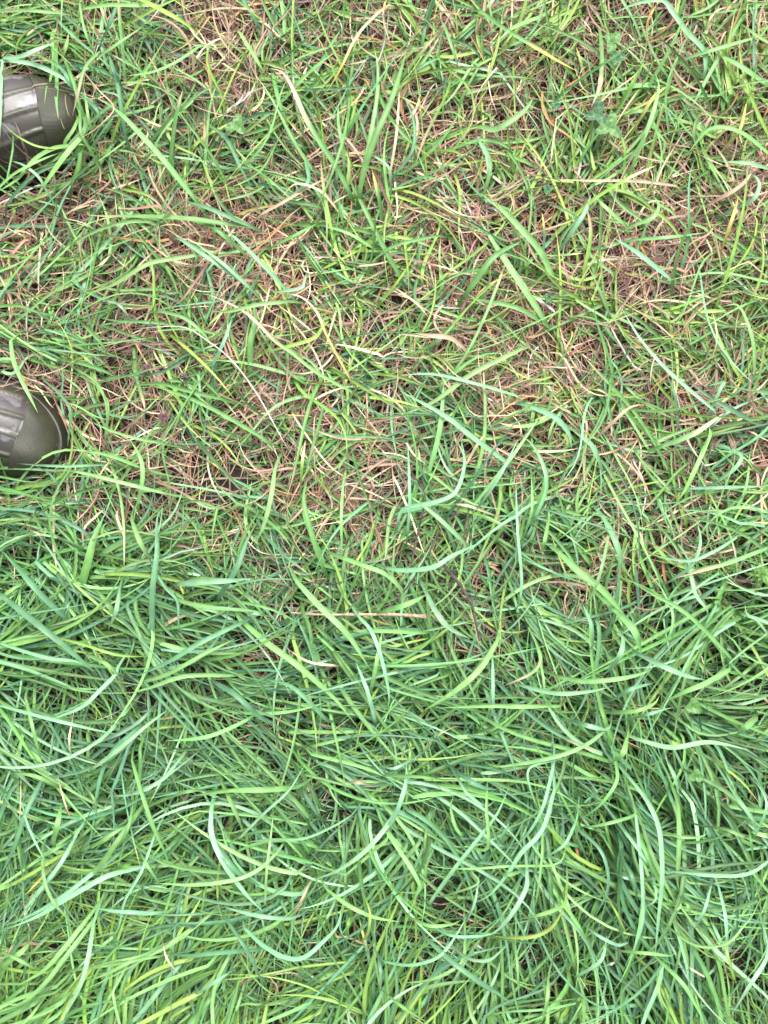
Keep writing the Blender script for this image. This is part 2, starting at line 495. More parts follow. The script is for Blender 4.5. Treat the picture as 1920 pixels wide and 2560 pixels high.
# ------------------------------------------------------------------ growing blades
def grow_blades(x, y, L, Wd, th, kap, ph0, ph1, twist, colA, colTip, tipstart, bluntness, z0, zfloor, kink=0.10, wig=0.35, pw=1.0, roll0=None):
    M = len(x); s = np.linspace(0, 1, NS + 1)[None, :]
    L = L[:, None]
    head = th[:, None] + kap[:, None] * s + wig * rng.normal(0, 1, (M, 1)) * np.sin(s * PI * rng.uniform(.7, 2.2, (M, 1)) + rng.uniform(0, 6, (M, 1)))
    el = ph0[:, None] + (ph1 - ph0)[:, None] * s ** pw
    ks = rng.uniform(.35, .9, (M, 1)); has = rng.random((M, 1)) < kink
    head = head + has * (s > ks) * rng.normal(0, .8, (M, 1))
    el = el - has * (s > ks) * rng.uniform(0.1, .7, (M, 1))
    st = L / NS
    dx = np.cos(el) * np.cos(head) * st; dy = np.cos(el) * np.sin(head) * st; dz = np.sin(el) * st
    X = np.concatenate([x[:, None], x[:, None] + dx.cumsum(1)[:, :-1]], 1)
    Y = np.concatenate([y[:, None], y[:, None] + dy.cumsum(1)[:, :-1]], 1)
    Z = np.concatenate([z0[:, None], z0[:, None] + dz.cumsum(1)[:, :-1]], 1)
    fl = zfloor[:, None] * np.clip(s * 6, 0, 1) + np.minimum(z0[:, None], 0) * (1 - np.clip(s * 6, 0, 1))
    Z = np.where(Z < fl, fl + (Z - fl) * 0.04, Z)
    w = Wd[:, None] * np.clip(.62 + s / .25 * .38, 0, 1) * np.maximum(1 - np.clip((s - .25) / .75, 0, 1) ** bluntness[:, None], 0.03)
    if roll0 is None: roll0 = rng.normal(0, .38, M)
    roll = roll0[:, None] + twist[:, None] * s
    t = np.clip((s - tipstart[:, None]) / .12, 0, 1)[..., None]
    col = colA[:, None, :] * (1 - t) + colTip[:, None, :] * t
    basew = np.clip(1 - s / .10, 0, 1)[..., None] * .5
    col = col * (1 - basew) + C['c'][None, None] * .55 * basew
    P = np.stack([X, Y, Z], -1)
    return [P, head, w, roll, col]
def keep_clear_of_boots(B):
    P = B[0]
    ins = in_boot(P[..., 0], P[..., 1], 0.002)
    low = P[..., 2] < 0.10
    bad = (ins & low)
    drop = bad[:, :3].any(1)                       # rooted under a boot: trodden away
    cand = np.where(bad.any(1) & ~drop)[0]
    lift = rng.random(len(cand)) < 0.30
    for m_ in cand[lift]:
        ex = 0
        if bad[m_].sum() > 6: drop[m_] = True; continue
        for k in range(P.shape[1]):
            zt = boot_top(P[m_, k, 0], P[m_, k, 1])
            if zt > 0: P[m_, k, 2] = max(P[m_, k, 2], zt + .003)
        z = P[m_, :, 2]
        z[1:-1] = np.maximum(z[1:-1], (z[:-2] + z[2:]) / 2)
    drop[cand[~lift]] = True
    return [a[~drop] for a in B]
def palette(keys, probs, M, jitter=.16):
    A = np.array([C[k] for k in keys])
    i = rng.choice(len(keys), M, p=np.array(probs) / sum(probs))
    c = A[i] * rng.lognormal(0, jitter, (M, 1)) * rng.lognormal(0, .06, (M, 3))
    return c
def green(x, y):
    M = len(x); wv = warm(x, y)[:, None]
    cool = palette(['g', 'b', 'm', 'd', 'l'], [.36, .30, .10, .10, .14], M)
    hot = palette(['y', 'g', 'l'], [.42, .35, .23], M)
    return np.where(rng.random((M, 1)) < wv, hot, cool)

RX, RY = 0.72, 0.86          # densely planted half-extent (the photo sees 0.42 x 0.56)
def scatter(density, f=None, rx=RX, ry=RY):
    M = int(density * 4 * rx * ry)
    x = rng.uniform(-rx, rx, M); y = rng.uniform(-ry, ry, M)
    if f is not None:
        k = rng.random(M) < f(x, y); x, y = x[k], y[k]
    return x, y
def soil(x, y): return ground_z(x, y)

def join_blades(name, parts, material, label, cat, fold=.30):
    A = [np.concatenate([p[i] for p in parts]) for i in range(5)]
    me = ribbon_mesh(name, *A[:1], A[1], A[2], A[3], A[4], material, fold)
    return tag(link(bpy.data.objects.new(name, me)), label, cat, kind='stuff')

def U(a, b, M): return rng.uniform(a, b, M)
_cl = [(rng.uniform(25, 110), rng.uniform(0, 2 * PI), rng.uniform(0, 2 * PI)) for _ in range(14)]
def clump(x, y, lo=.25, sh=0.0):
    v = sum(np.sin(f * (x * math.cos(a) + y * math.sin(a)) + ph + sh) for f, a, ph in _cl) / 2.6
    return np.clip(.62 + .5 * v, lo, 1)
deadness = lambda x, y: np.clip(1.05 - lush(x, y) * 1.0, 0.03, 1) * clump(x, y, .12)

# 1. felt of fine dead fibres
parts = []
x, y = scatter(52000, deadness)
M = len(x)
parts.append(grow_blades(x, y, U(.02, .095, M), U(.0006, .0017, M), U(0, 2 * PI, M), rng.normal(0, .45, M), U(-.1, .6, M), U(-.5, .1, M), rng.normal(0, 1, M),
    palette(['r', 's', 'c', 'o', 'k'], [.48, .26, .12, .03, .11], M, .28), palette(['s', 'r'], [.5, .5], M), U(.6, 1.2, M), U(2, 6, M),
    soil(x, y) + U(0, .010, M), soil(x, y) + U(.0005, .024, M) * clump(x, y, .1) ** 2, wig=.28))
# 2. broader dead leaves
x, y = scatter(6600, lambda x, y: deadness(x, y) ** .8)
M = len(x)
parts.append(grow_blades(x, y, U(.03, .12, M), U(.0012, .0030, M), U(0, 2 * PI, M), rng.normal(0, 1.0, M), U(0, .9, M), U(-.8, .1, M), rng.normal(0, 1.6, M),
    palette(['r', 's', 'c', 'o', 'w'], [.36, .34, .18, .08, .04], M, .22), palette(['s', 'c'], [.5, .5], M), U(.5, 1.2, M), U(1.5, 5, M),
    soil(x, y), soil(x, y) + U(.004, .040, M) * clump(x, y, .15), kink=.25))
parts = [keep_clear_of_boots(p) for p in parts]
join_blades('dead_grass', parts, M_dead, 'tan and brown dead grass matted under the living blades', 'dead grass', .15)

def lf(x, y): return np.clip((lush(x, y) - .22) / .62, 0, 1)
# 3. low living grass of the worn upper part: tufts of short blades
def tufts(density, f, per, spread, args):
    cx, cy = scatter(density, f)
    n_ = rng.poisson(per, len(cx)) + 2
    i = np.repeat(np.arange(len(cx)), n_)
    M = len(i)
    x = cx[i] + rng.normal(0, spread, M); y = cy[i] + rng.normal(0, spread, M)
    return cx, cy, i, x, y, M
parts = []
cx, cy, i, x, y, M = tufts(1480, lambda x, y: np.clip(1.25 - lush(x, y), .25, 1) * (.55 + .45 * np.clip(lush(x, y) * 3, 0, 1)) * clump(x, y, .3, 2.0) * (1.25 - .5 * np.clip((x + .42) / .84, 0, 1)), 6, .009, None)
th0 = np.where(rng.random(len(cx)) < .55, flow(cx, cy) + rng.normal(0, .7, len(cx)), rng.uniform(0, 2 * PI, len(cx)))[i]
gc = green(x, y)
mown = rng.random(M) < .30
tipc = palette(['s', 'c', 'Y'], [.5, .25, .25], M)
sl = np.exp(rng.normal(math.log(.070), .42, M)).clip(.022, .18) * (1 + .5 * lush(x, y))
parts.append(grow_blades(x, y, sl, U(.0015, .0042, M), th0 + rng.normal(0, .7, M), rng.normal(0, .35, M),
    U(.15, 1.15, M), U(-.7, .1, M), rng.normal(0, .7, M), gc, np.where((mown | (rng.random(M) < .3))[:, None], tipc, gc),
    U(.70, 1.05, M), np.where(mown, 9, U(1.6, 3.4, M)), soil(x, y) - .003, soil(x, y) + U(.003, .026, M)))
# yellow-going blades
x, y = scatter(900, lambda x, y: np.clip(warm(x, y) * 1.4, .05, 1) * (1 - .85 * lf(x, y)))
M = len(x)
parts.append(grow_blades(x, y, U(.035, .12, M), U(.0012, .0028, M), U(0, 2 * PI, M), rng.normal(0, .45, M), U(.2, 1.0, M), U(-.6, .1, M), rng.normal(0, 1, M),
    palette(['Y', 'y', 'c', 'o'], [.35, .4, .2, .05], M), palette(['c', 'o', 's'], [.5, .2, .3], M), U(.3, .9, M), U(1.6, 4, M), soil(x, y) - .003, soil(x, y) + U(.006, .028, M)))
# a looser layer of longer blades lying over the worn part
cx, cy, i, x, y, M = tufts(240, lambda x, y: np.clip(1.2 - lush(x, y), .1, 1), 4, .006, None)
th0 = rng.uniform(0, 2 * PI, len(cx))[i]
gc = green(x, y)
parts.append(grow_blades(x, y, U(.08, .18, M), U(.0020, .0042, M), th0 + rng.normal(0, .5, M), rng.normal(0, .5, M),
    U(.35, .8, M), U(-.6, .0, M), rng.normal(0, .7, M), gc, np.where(rng.random((M, 1)) < .4, palette(['s', 'c', 'Y'], [.4, .3, .3], M), gc),
    U(.7, 1.1, M), U(1.5, 3, M), soil(x, y) - .003, soil(x, y) + U(.012, .03, M)))
parts = [keep_clear_of_boots(p) for p in parts]
join_blades('short_grass', parts, M_green, 'short living and yellowing grass growing through the dead mat', 'grass')

# 4. long lush grass
def lf(x, y): return np.clip((lush(x, y) - .22) / .62, 0, 1)
parts = []
for density, per, l0, l1, w0, w1, zf0, zf1, p0, p1, sp in ((900, 11, .05, .13, .0016, .0036, .002, .020, .4, 1.1, .014),
                                                   (310, 15, .11, .21, .0022, .0045, .022, .062, .6, 1.2, .012),
                                                   (150, 15, .13, .25, .0027, .0052, .045, .085, .8, 1.3, .012)):
    cx, cy, i, x, y, M = tufts(density, lambda x, y: lf(x, y) * clump(x, y, 0.16 if zf1 > .07 else .42 if zf1 > .03 else .65, 4.0), per, sp, None)
    sz = np.clip(lf(x, y), .45, 1)
    th0 = np.where(rng.random(len(cx)) < .74, flow(cx, cy) + rng.normal(0, .55, len(cx)), rng.uniform(0, 2 * PI, len(cx)))[i]
    kc = rng.normal(0, .6, len(cx))[i]
    gc = green(x, y) * (.9 if zf1 < .03 else 1)  # lowest layer's colour darkened to stand in for shade deep in the sward
    tipc = np.where(rng.random((M, 1)) < .09, palette(['s', 'c', 'o'], [.5, .3, .2], M), gc * 1.12)
    parts.append(grow_blades(x, y, U(l0, l1, M) * sz, U(w0, w1, M), th0 + rng.normal(0, .28, M), kc + rng.normal(0, .55, M),
        U(p0, p1, M), U(-.75, -.05, M), rng.normal(0, .75, M), gc, tipc, U(.78, 1.1, M), U(1.5, 3.2, M), soil(x, y) - .003, soil(x, y) + U(zf0, zf1, M) * sz, pw=.75, wig=.22))
# brown remnants low in it
x, y = scatter(160, lf)
M = len(x)
parts.append(grow_blades(x, y, U(.03, .08, M), U(.0015, .0035, M), U(0, 2 * PI, M), rng.normal(0, .8, M), U(.1, .8, M), U(-.5, .1, M), rng.normal(0, 1, M),
    palette(['o', 'r', 's'], [.4, .3, .3], M), palette(['s', 'o'], [.5, .5], M), U(.5, 1, M), U(2, 4, M), soil(x, y), soil(x, y) + U(.004, .03, M)))
parts = [keep_clear_of_boots(p) for p in parts]
join_blades('long_grass', parts, M_green, 'long lush blue-green grass combed over in swirls', 'grass')

# 5. thinner planting beyond the picture, so that a step aside still looks at a field
x, y = scatter(2600, lambda x, y: (np.maximum(abs(x) / RX, abs(y) / RY) > 1) & (x * x + y * y < 6.5), 2.6, 2.6)
M = len(x); gc = green(x, y)
L_ = np.where(rng.random(M) < lf(x, y), U(.10, .24, M), U(.05, .13, M))
B = grow_blades(x, y, L_, U(.004, .009, M), flow(x, y) + rng.normal(0, .9, M), rng.normal(0, .6, M), U(.5, 1.3, M), U(-.8, 0, M), rng.normal(0, .7, M), gc, gc,
    U(.8, 1.1, M), U(1.5, 3, M), soil(x, y) - .003, soil(x, y) + U(.004, .04, M))
B = keep_clear_of_boots(B)
join_blades('outer_grass', [B], M_green, 'grass of the surrounding field', 'grass')

# ------------------------------------------------------------------ blades measured in the photograph, base first
VIEWS = dict(A=(0, 100, .2893), B=(0, 900, .2411), C=(480, 160, .3737), D=(1200, 0, .434), E=(600, 1100, .4822), F=(1200, 1300, .434),
             G=(0, 1300, .4219), H=(300, 1900, .4219), I=(200, 500, .4219), J=(1000, 600, .5545), K=(960, 1900, .2983), L=(1440, 1900, .2983),
             M=(0, 1950, .2759), N=(600, 0, .3918), O=(0, 0, .3014))
#  view width colour(+tip) height_mm : points
TRACED = '''
A 60 l 45:1659 1340,1400 1020,1200 800,1000 600,830 500
A 62 l 50:760 760,690 850,600 950,450 1150,300 1382
A 50 l 80:590 910,450 940,300 1030,150 1200,0 1300
A 24 y 85:700 900,600 920,450 935,300 910,150 830,0 700
A 48 m 88:560 340,500 300,350 230,200 190,0 175,-80 180
A 34 lc 75:860 100,740 230,680 430,650 560,625 655
A 34 m 88:20 180,14 350,10 500,0 860
A 22 g 84:60 1200,90 1060,115 900,108 750
A 14 s 60:735 290,850 430,985 580,900 700,780 800,600 900
A 38 g 45:560 170,640 380,700 600,760 760
A 20 m 55:870 440,1000 470,1070 530,1065 600
A 45 b 30:1080 800,1050 600,1010 350,940 100
A 30 l 60:800 830,760 650,740 500,720 400
A 45 b 35:700 480,620 380,540 260,420 150
A 45 g 35:620 1240,680 1080,700 900,690 750,650 640
A 55 g 40:660 560,740 700,700 850,640 1000,520 1060
A 40 b 40:700 480,800 560,860 650,880 760
A 36 g 40:680 540,720 640,730 760,640 900,450 1050,260 1140
B 60 l 90:110 -200,140 0,220 200,310 380,392 545
B 40 m 62:950 1090,700 1100,400 1090,175 1072
B 48 l 60:1659 1370,1300 1280,900 1180,600 1130
B 34 l 45:840 120,1000 230,1080 380,1110 560,1085 800
B 58 l 50:1430 1493,1480 1200,1450 1000,1350 830
B 38 l 48:1659 860,1450 820,1200 750,960 650
B 26 b 60:640 1420,600 1290,500 1170,350 1090
B 44 ls 50:1450 1110,1200 1010,1000 960,805 950
B 14 s 35:720 40,640 90,450 150,300 150,200 90
B 22 s 45:1180 1010,1080 1120,980 1280,930 1350
B 40 b 30:480 230,600 330,700 450,730 560,700 900
A 44 l 50:-60 1330,90 1180,240 1090,420 1010,560 960
A 34 b 45:60 1420,220 1230,380 1120,560 1060,700 1040
A 30 m 50:420 1330,330 1180,200 1080,80 1040
A 40 g 40:650 1000,560 900,640 760,720 560
A 34 g 42:800 980,700 800,690 640,640 520
C 44 gc 45:1050 850,960 680,860 530,760 360,700 220,640 100,590 45,520 30
C 50 g 55:1120 860,1160 680,1230 480,1330 250,1410 0,1440 -120
C 34 l 52:1130 840,1140 760,1190 500,1240 200,1240 0,1215 -120
C 40 g 38:1390 1420,1260 1180,1150 960,1040 750
C 34 m 40:390 1500,200 1330,0 1180
C 34 m 42:640 1520,500 1370,330 1200,170 1060
C 30 l 35:1020 700,1010 560,980 400,980 260
C 26 s 32:470 1000,600 930,750 840,950 735
C 20 c 38:960 960,860 850,700 800,600 890
C 24 m 42:1330 800,1320 700,1260 640,1160 590
C 28 y 35:1040 850,1050 640,1000 540
C 30 gY 35:1270 1000,1240 850,1200 690
C 34 b 35:760 650,780 780,700 850,640 900
C 30 g 30:560 1210,700 1140,850 1060
C 28 ls 36:1220 1235,1040 1130,850 1075
C 26 g 34:1640 1150,1400 1200,1280 1260,1130 1390
C 34 b 28:130 420,230 500,330 700,400 830
C 40 g 25:320 1240,150 1100,0 1050
I 40 gs 34:1000 155,800 130,600 105,300 95,130 95,20 85
I 34 l 40:700 325,600 340,400 380,200 500,0 570
I 30 m 40:600 235,800 370,1000 520
I 10 w 42:1200 1420,1050 1150,900 950,750 830,600 750,310 765
I 20 Yc 45:1600 1060,1540 950,1460 800,1400 660,1300 570,1150 550
I 26 lc 42:1600 1130,1400 1020,1250 900,1150 830,1000 680,860 600,755 560
I 28 y 34:1440 750,1380 820,1220 870,1100 900
I 32 l 38:1100 1420,900 1300,750 1220,590 1150,400 1090
I 34 b 30:1000 150,860 90,740 40,600 0
I 30 g 26:840 1180,600 1120,480 1090,300 1100
I 46 g 24:1010 1000,1010 850,1040 700,1020 600
I 26 m 38:790 970,860 820,900 700
I 26 l 38:480 660,620 700,740 800,780 880
I 20 m 40:170 600,230 620,300 700
I 26 g 40:10 730,120 840,170 940
I 20 l 38:150 1400,165 1220,100 1100,0 1010
I 30 l 36:1240 600,1050 620,880 660,760 655
I 26 m 44:1330 480,1310 520,1200 540,1140 550
D 34 m 45:1300 400,1290 290,1200 190,1110 70,1050 0,900 20,760 80
D 30 gY 40:0 60,150 170,300 260,450 350,570 415
D 34 gc 42:690 170,700 280,700 400,690 500,640 620
D 24 yc 42:570 0,520 90,450 190,410 240
D 38 l 40:1659 490,1500 380,1350 300
D 30 l 44:1200 330,1400 270,1640 200
D 32 l 45:890 930,950 780,1000 640,1030 500,1010 420
D 44 l 38:0 730,100 740,250 640,310 560
D 28 m 40:0 820,40 900,50 1000,30 1120
D 46 l 36:420 1600,350 1450,230 1310,130 1210,0 1110
D 32 m 40:1090 1600,900 1450,770 1370
D 30 l 36:830 1290,700 1170,640 1100
D 28 l 40:880 1300,1000 1250,1030 1180,1000 1130
D 34 m 50:1490 1190,1580 1140,1610 1060,1580 1010,1560 1020
D 26 Y 46:1410 1390,1460 1240,1490 1130
D 30 s 44:1350 1160,1500 1070,1590 960
D 24 Y 40:1430 830,1500 740,1540 570
D 28 l 42:900 1380,1100 1365,1300 1340
D 30 m 44:1659 970,1550 940,1400 930
D 30 l 44:1659 880,1500 760,1330 740,1200 880
D 26 Y 42:920 690,1000 560,1100 480
D 22 s 40:1130 1070,980 1050,800 1040,600 1040,430 1030
D 26 G 34:820 580,900 440,950 350
D 32 l 36:840 660,900 640,1020 635
D 34 m 42:500 1380,600 1230,640 1120
J 38 l 42:650 360,600 280,500 130,415 0,360 -90
J 34 g 40:300 240,350 170,430 70,560 0
J 20 m 60:1420 770,1300 670,1180 560,1080 440,1000 310
J 20 b 36:1255 840,1240 700,1200 600
J 20 m 45:520 700,350 650,150 605,0 610
J 28 m 48:480 1000,330 890,200 790,0 680
J 28 l 45:550 490,330 600,150 730,0 790
J 28 l 44:130 1050,180 850,200 620
J 30 m 46:590 750,700 800,760 870,775 940
J 20 l 45:330 1200,450 1050,560 900,640 780
J 24 g 45:600 1240,655 1100,640 1000,540 920
J 14 m 42:0 1230,120 1200,250 1130,290 1000,270 870
J 30 lc 44:1180 930,1330 870,1460 780
J 22 m 50:1430 1090,1510 1030,1540 970,1480 940
J 22 l 44:1600 600,1590 450,1530 300,1450 300
J 18 m 44:1300 1120,1450 1115,1659 1110
J 12 c 36:0 230,80 290,130 350
J 26 s 38:280 480,220 440,100 430,0 425
J 20 s 34:920 860,1030 760,1100 740
J 26 b 30:1659 850,1450 740,1300 640
J 26 l 36:1400 880,1300 1100,1250 1180
J 28 g 34:660 380,560 320,470 290,300 260
J 28 m 36:900 1000,860 920,780 860
J 22 m 50:1400 770,1450 660,1460 640,1380 660
E 18 l 80:535 230,525 400,530 630
E 18 m 75:870 480,880 300,870 0
E 28 m 66:820 430,830 380,870 350,1050 310,1130 250,1165 100,1120 0
E 28 m 74:1170 540,1100 470,1000 380,870 280
E 30 m 78:770 665,850 675,1000 660,1100 600,1250 530
E 30 l 70:500 600,640 650,760 700,840 790,820 850
E 34 l 72:740 890,870 850,970 800
E 34 m 66:970 800,1010 880,1080 970,1190 1030
E 20 m 72:1250 330,1350 180,1440 0
E 24 m 70:1530 400,1585 270,1580 150,1520 30,1450 -30
E 18 l 72:1480 480,1515 350,1510 180
E 18 m 75:1455 830,1460 700,1440 480,1430 220
E 38 l 62:300 740,420 870,560 1010,680 1200
E 38 l 62:0 930,150 1060,300 1170,480 1330,580 1450
E 36 l 78:1330 1050,1250 1180,1130 1290,960 1400
E 28 b 72:450 1452,330 1330,250 1270,130 1240
E 26 m 75:700 1452,660 1300,600 1150
E 24 m 76:620 920,680 990,730 1120,770 1300,770 1390
E 26 l 66:950 1000,750 990,560 990
E 28 l 72:680 1290,700 1200,740 980
E 22 m 78:1310 1150,1315 1452
E 26 l 74:1659 1380,1300 1380,1000 1390
E 30 l 60:180 160,160 300,120 450,70 550
E 20 yc 65:315 220,325 100,340 0
E 18 c 55:500 1170,360 1150,240 1080
E 24 m 66:0 880,90 900,155 915
E 24 l 66:1600 420,1570 560,1540 590
E 34 g 55:430 660,360 450,330 300,350 200
E 18 c 52:1280 375,1180 340,1090 330
F 50 l 60:470 200,560 290,700 400,790 500,850 580
F 50 l 80:800 540,860 600,900 660,930 770
F 34 l 85:460 905,600 930,800 915,950 880,1000 840
F 32 m 84:230 950,380 990,500 1000,650 985,770 955
F 30 m 84:780 1030,880 970,1000 940
F 30 l 84:0 1065,200 1075,455 1075
F 34 m 82:540 1160,640 1190,750 1215
F 30 l 84:750 1190,720 1210,620 1290,450 1360,200 1410,40 1425
F 28 l 80:770 1110,900 1100,1000 1060,1035 1010
F 24 m 80:890 1140,1000 1110,1100 1080
F 34 m 84:740 870,800 790,825 700,800 630
F 26 m 75:650 720,640 600,590 480
F 42 m 60:720 0,780 120,810 230,780 310
F 22 l 72:740 100,700 280,650 420,590 500
F 28 m 62:1100 350,1220 260,1270 130,1250 0
F 24 m 66:1480 100,1350 180,1200 235,980 200
F 30 lc 74:1659 160,1450 240,1280 290,1110 340
F 28 l 70:1450 800,1280 620,1150 510,1000 430,850 340
F 38 m 78:930 780,1050 840,1200 900,1300 920
F 38 l 78:1440 860,1300 940,1180 990,1040 1060
F 18 l 74:1050 400,1110 540,1090 670,1010 760
F 22 m 74:1650 1020,1500 1060,1390 1035
F 40 l 70:1600 1140,1550 1180,1460 1250
F 34 m 78:900 1260,1100 1310,1300 1280,1450 1300,1550 1330
F 38 l 80:850 1250,820 1350,750 1400
F 22 lc 70:320 700,350 800,300 880,130 960
F 18 l 70:340 780,370 950,360 1080
F 30 m 62:1200 230,1240 420,1310 520,1290 570
F 22 m 66:1659 660,1600 580,1540 540,1525 480
G 42 b 66:400 590,250 450,100 280,0 170
G 46 b 76:0 440,200 600,350 720,480 830,580 920
G 28 m 78:0 730,150 780,300 820,460 840,560 900
G 22 y 80:350 700,500 740,700 800,880 810
G 16 m 72:470 460,320 220,210 60
G 42 b 70:900 690,905 400,930 200,930 0,960 -70
G 38 l 74:780 0,830 130,900 260
G 26 m 76:900 270,980 400,1050 480,1060 620,1090 700
G 42 m 78:1050 380,1200 365,1350 360,1500 345
G 38 b 70:1300 450,1400 290,1460 130,1500 50
G 34 l 76:1050 470,1100 490,1250 520,1500 540,1600 575
G 34 b 78:1430 610,1200 720,1000 840,800 930
G 30 l 72:850 960,1000 910,1200 800,1400 700
G 28 m 78:700 870,680 920,600 1000,480 1110,250 1200
G 34 l 74:1400 920,1100 925,900 990,760 1030
G 34 m 76:710 400,690 530,640 650
G 28 m 78:1040 1450,960 1540,800 1620,640 1640
G 28 m 76:540 1480,700 1360,880 1210,1000 1120
G 28 l 78:1470 1180,1350 1240,1200 1290,975 1310
G 34 l 84:1659 1590,1400 1600,1100 1640
G 38 b 74:1270 960,1400 1040,1520 1150,1600 1210
G 24 m 74:0 1100,300 1180,550 1240,690 1270
G 24 s 45:920 690,960 640,1050 580,1200 540
G 30 ls 74:520 800,640 860,730 960
G 14 c 78:430 1180,410 1300,420 1410
G 26 l 72:150 1050,210 1300,250 1440
G 22 gc 76:200 -30,250 80,180 60
G 40 g 60:700 620,640 500,560 400
G 60 g 45:470 440,520 250,560 100,610 0
H 32 l 80:70 0,130 200,200 400,270 560,300 650
H 38 l 84:1050 160,900 175,700 180,520 190
H 28 l 84:520 185,450 180,350 200,290 240
H 18 m 84:340 50,230 130,130 190,0 215
H 22 m 82:700 470,850 320,1000 180,1100 20
H 18 l 84:860 860,870 650,900 400,905 320
H 34 l 80:600 130,680 300,740 450
H 38 m 72:540 300,545 450,620 620,750 800,850 900
H 40 b 66:540 460,680 650,840 750
H 28 l 84:930 550,820 650,680 710,450 740,200 730
H 30 m 82:1070 920,980 940,800 920,610 870
H 34 m 88:740 1000,850 1100,980 1170,1090 1170,1200 1080,1290 980,1310 880
H 34 m 86:0 905,150 910,340 890
H 24 l 80:110 530,160 620,250 760
H 34 b 66:820 1125,600 1140,400 1160,220 1135
H 34 m 86:1659 270,1560 420,1430 560,1280 660,1130 715
H 28 l 82:1230 770,1350 860,1500 930,1659 960
H 20 y 86:1430 1080,1470 1020,1480 900,1440 790
H 24 m 86:1520 1140,1545 1250,1540 1400
H 12 c 84:250 1070,280 1180,360 1280
H 24 m 84:450 1390,600 1290,700 1230
H 20 m 86:1370 330,1270 390,1090 465,900 470,720 490
H 28 b 82:600 900,760 1140,830 1290,880 1320
H 20 G 80:1370 900,1350 1000,1360 1060
H 20 s 70:1030 920,1080 820,1140 700
H 26 s 66:1490 150,1420 135,1320 130
K 40 l 86:0 130,300 140,500 165,640 160
K 44 m 84:0 620,100 450,180 200,190 0
K 30 m 88:610 140,700 280,850 385,930 340
K 46 b 80:600 90,700 160,830 230,950 250
K 36 l 84:740 740,870 730,860 400,870 160
K 44 m 90:380 1200,600 900,800 650,950 450,1050 220
K 30 l 86:1500 820,1420 880,1050 890,750 910,500 905,330 875
K 40 l 88:1180 920,1050 960,900 940
K 42 l 84:0 560,300 1060,80 1110
K 34 m 92:1430 0,1330 400,1180 650,1050 720
K 44 m 90:1430 250,1330 580,1150 780,1060 920,900 1120,760 1200
K 44 m 90:1200 930,1190 1080,1080 1280,960 1420,850 1480
K 46 l 92:1530 1120,1500 1220,1300 1300,1100 1340
K 44 y 94:1500 1260,1400 1410,1250 1480,1050 1490,880 1470
K 34 l 90:480 1150,780 1040,740 940,700 850
K 24 m 90:690 1360,760 1200,800 960
K 34 m 90:0 1690,200 1720,400 1680,520 1590,640 1410,700 1300
K 34 l 88:220 1320,380 1390,560 1380,650 1340
K 30 m 88:400 1390,560 1470,740 1480,900 1460,960 1440
K 36 m 90:560 1540,700 1660,870 1680,980 1600,1070 1510
K 52 b 92:360 1500,560 1680,800 1860,960 1960,1060 2030,1090 1990
K 34 l 90:680 1500,660 1680,540 1780,360 1850,140 1870
K 24 l 90:1100 1540,1120 1760,1130 2000
K 36 m 88:810 2150,860 1980,950 1780,990 1620
K 30 l 90:1609 2040,1350 2090,1050 2110,780 2150
K 40 l 84:0 1950,200 2100,380 2212
K 36 l 84:1380 1800,1370 2000,1320 2212
K 30 m 90:230 0,80 70,-40 40
K 34 l 84:600 560,660 640,600 560,560 400,580 300
K 30 m 88:1609 520,1520 700,1400 790,1320 850
K 26 l 88:1330 600,1320 850,1280 1160,1240 1290
K 22 m 86:1450 0,1220 70,1230 250,1310 450
L 46 m 92:490 200,600 350,690 550,720 800,720 1050,690 1350,660 1680
L 36 m 92:500 450,540 800,560 1100,560 1350,500 1550,400 1750
L 40 l 90:490 400,490 460,350 510,150 555,0 560
L 50 l 84:860 400,865 700,850 1000,870 1100
L 40 m 94:1609 850,1500 930,1350 970,1100 965,860 940,640 940
L 36 m 92:760 0,830 150,870 320
L 30 l 92:690 580,850 640,1000 650,1095 615,1060 540
L 34 l 92:330 0,340 180,200 380,60 480
L 34 m 90:380 560,530 760,620 900,660 960
L 34 b 86:0 560,200 750,270 960,250 1130,140 1350
L 26 m 90:630 920,670 1100,640 1200,440 1270
L 40 m 90:1300 240,1400 380,1520 540,1609 560
L 30 m 92:1500 640,1590 430,1580 300,1480 150
L 30 l 94:800 1420,950 1530,1100 1570,1280 1530,1400 1400,1480 1300,1550 1150
L 40 m 92:1609 1550,1590 1680,1450 1900,1310 2130
L 34 m 92:1200 1080,1250 1300,1270 1550,1285 1720
L 34 m 90:1120 1320,1230 1560,1280 1700
L 22 y 90:260 1140,360 1320,440 1500
L 32 m 92:440 1530,350 1550,200 1480,60 1380
L 34 w 90:340 1650,320 1700,200 1740
L 38 m 86:0 1820,200 1690,250 1540,260 1450
L 34 l 86:350 1600,600 1620,800 1640,820 1600
L 40 l 84:700 1680,900 1880,1000 2050,1080 2212
L 30 l 84:680 1740,700 1960,800 2150
L 44 l 80:560 560,640 800,760 1050,850 1230
L 44 g 76:480 520,620 850,740 1100,800 1240
L 30 m 88:310 950,420 990,530 1020
L 26 y 86:1330 1850,1250 1550,1240 1440
L 34 l 86:1100 560,1250 580,1400 640,1609 720
L 30 l 84:900 1150,950 1250,940 1320
L 38 b 84:400 840,480 1000,520 1200
L 24 l 92:870 1130,880 1210,830 1270,740 1240
L 28 g 86:1440 540,1470 700,1490 860
L 30 m 88:1000 1410,1080 1250,1140 1030
L 20 c 80:1080 1820,950 1740,890 1680
M 56 m 92:1280 790,1000 860,800 960,560 1100,350 1230,70 1350
M 48 m 90:990 740,860 830,600 1030,400 1160,200 1260,0 1330
M 44 m 90:700 480,560 740,400 950,280 1100,150 1300
M 60 g 80:1260 280,1060 560,900 780,620 1010
M 52 b 78:380 0,240 280,130 600,0 880
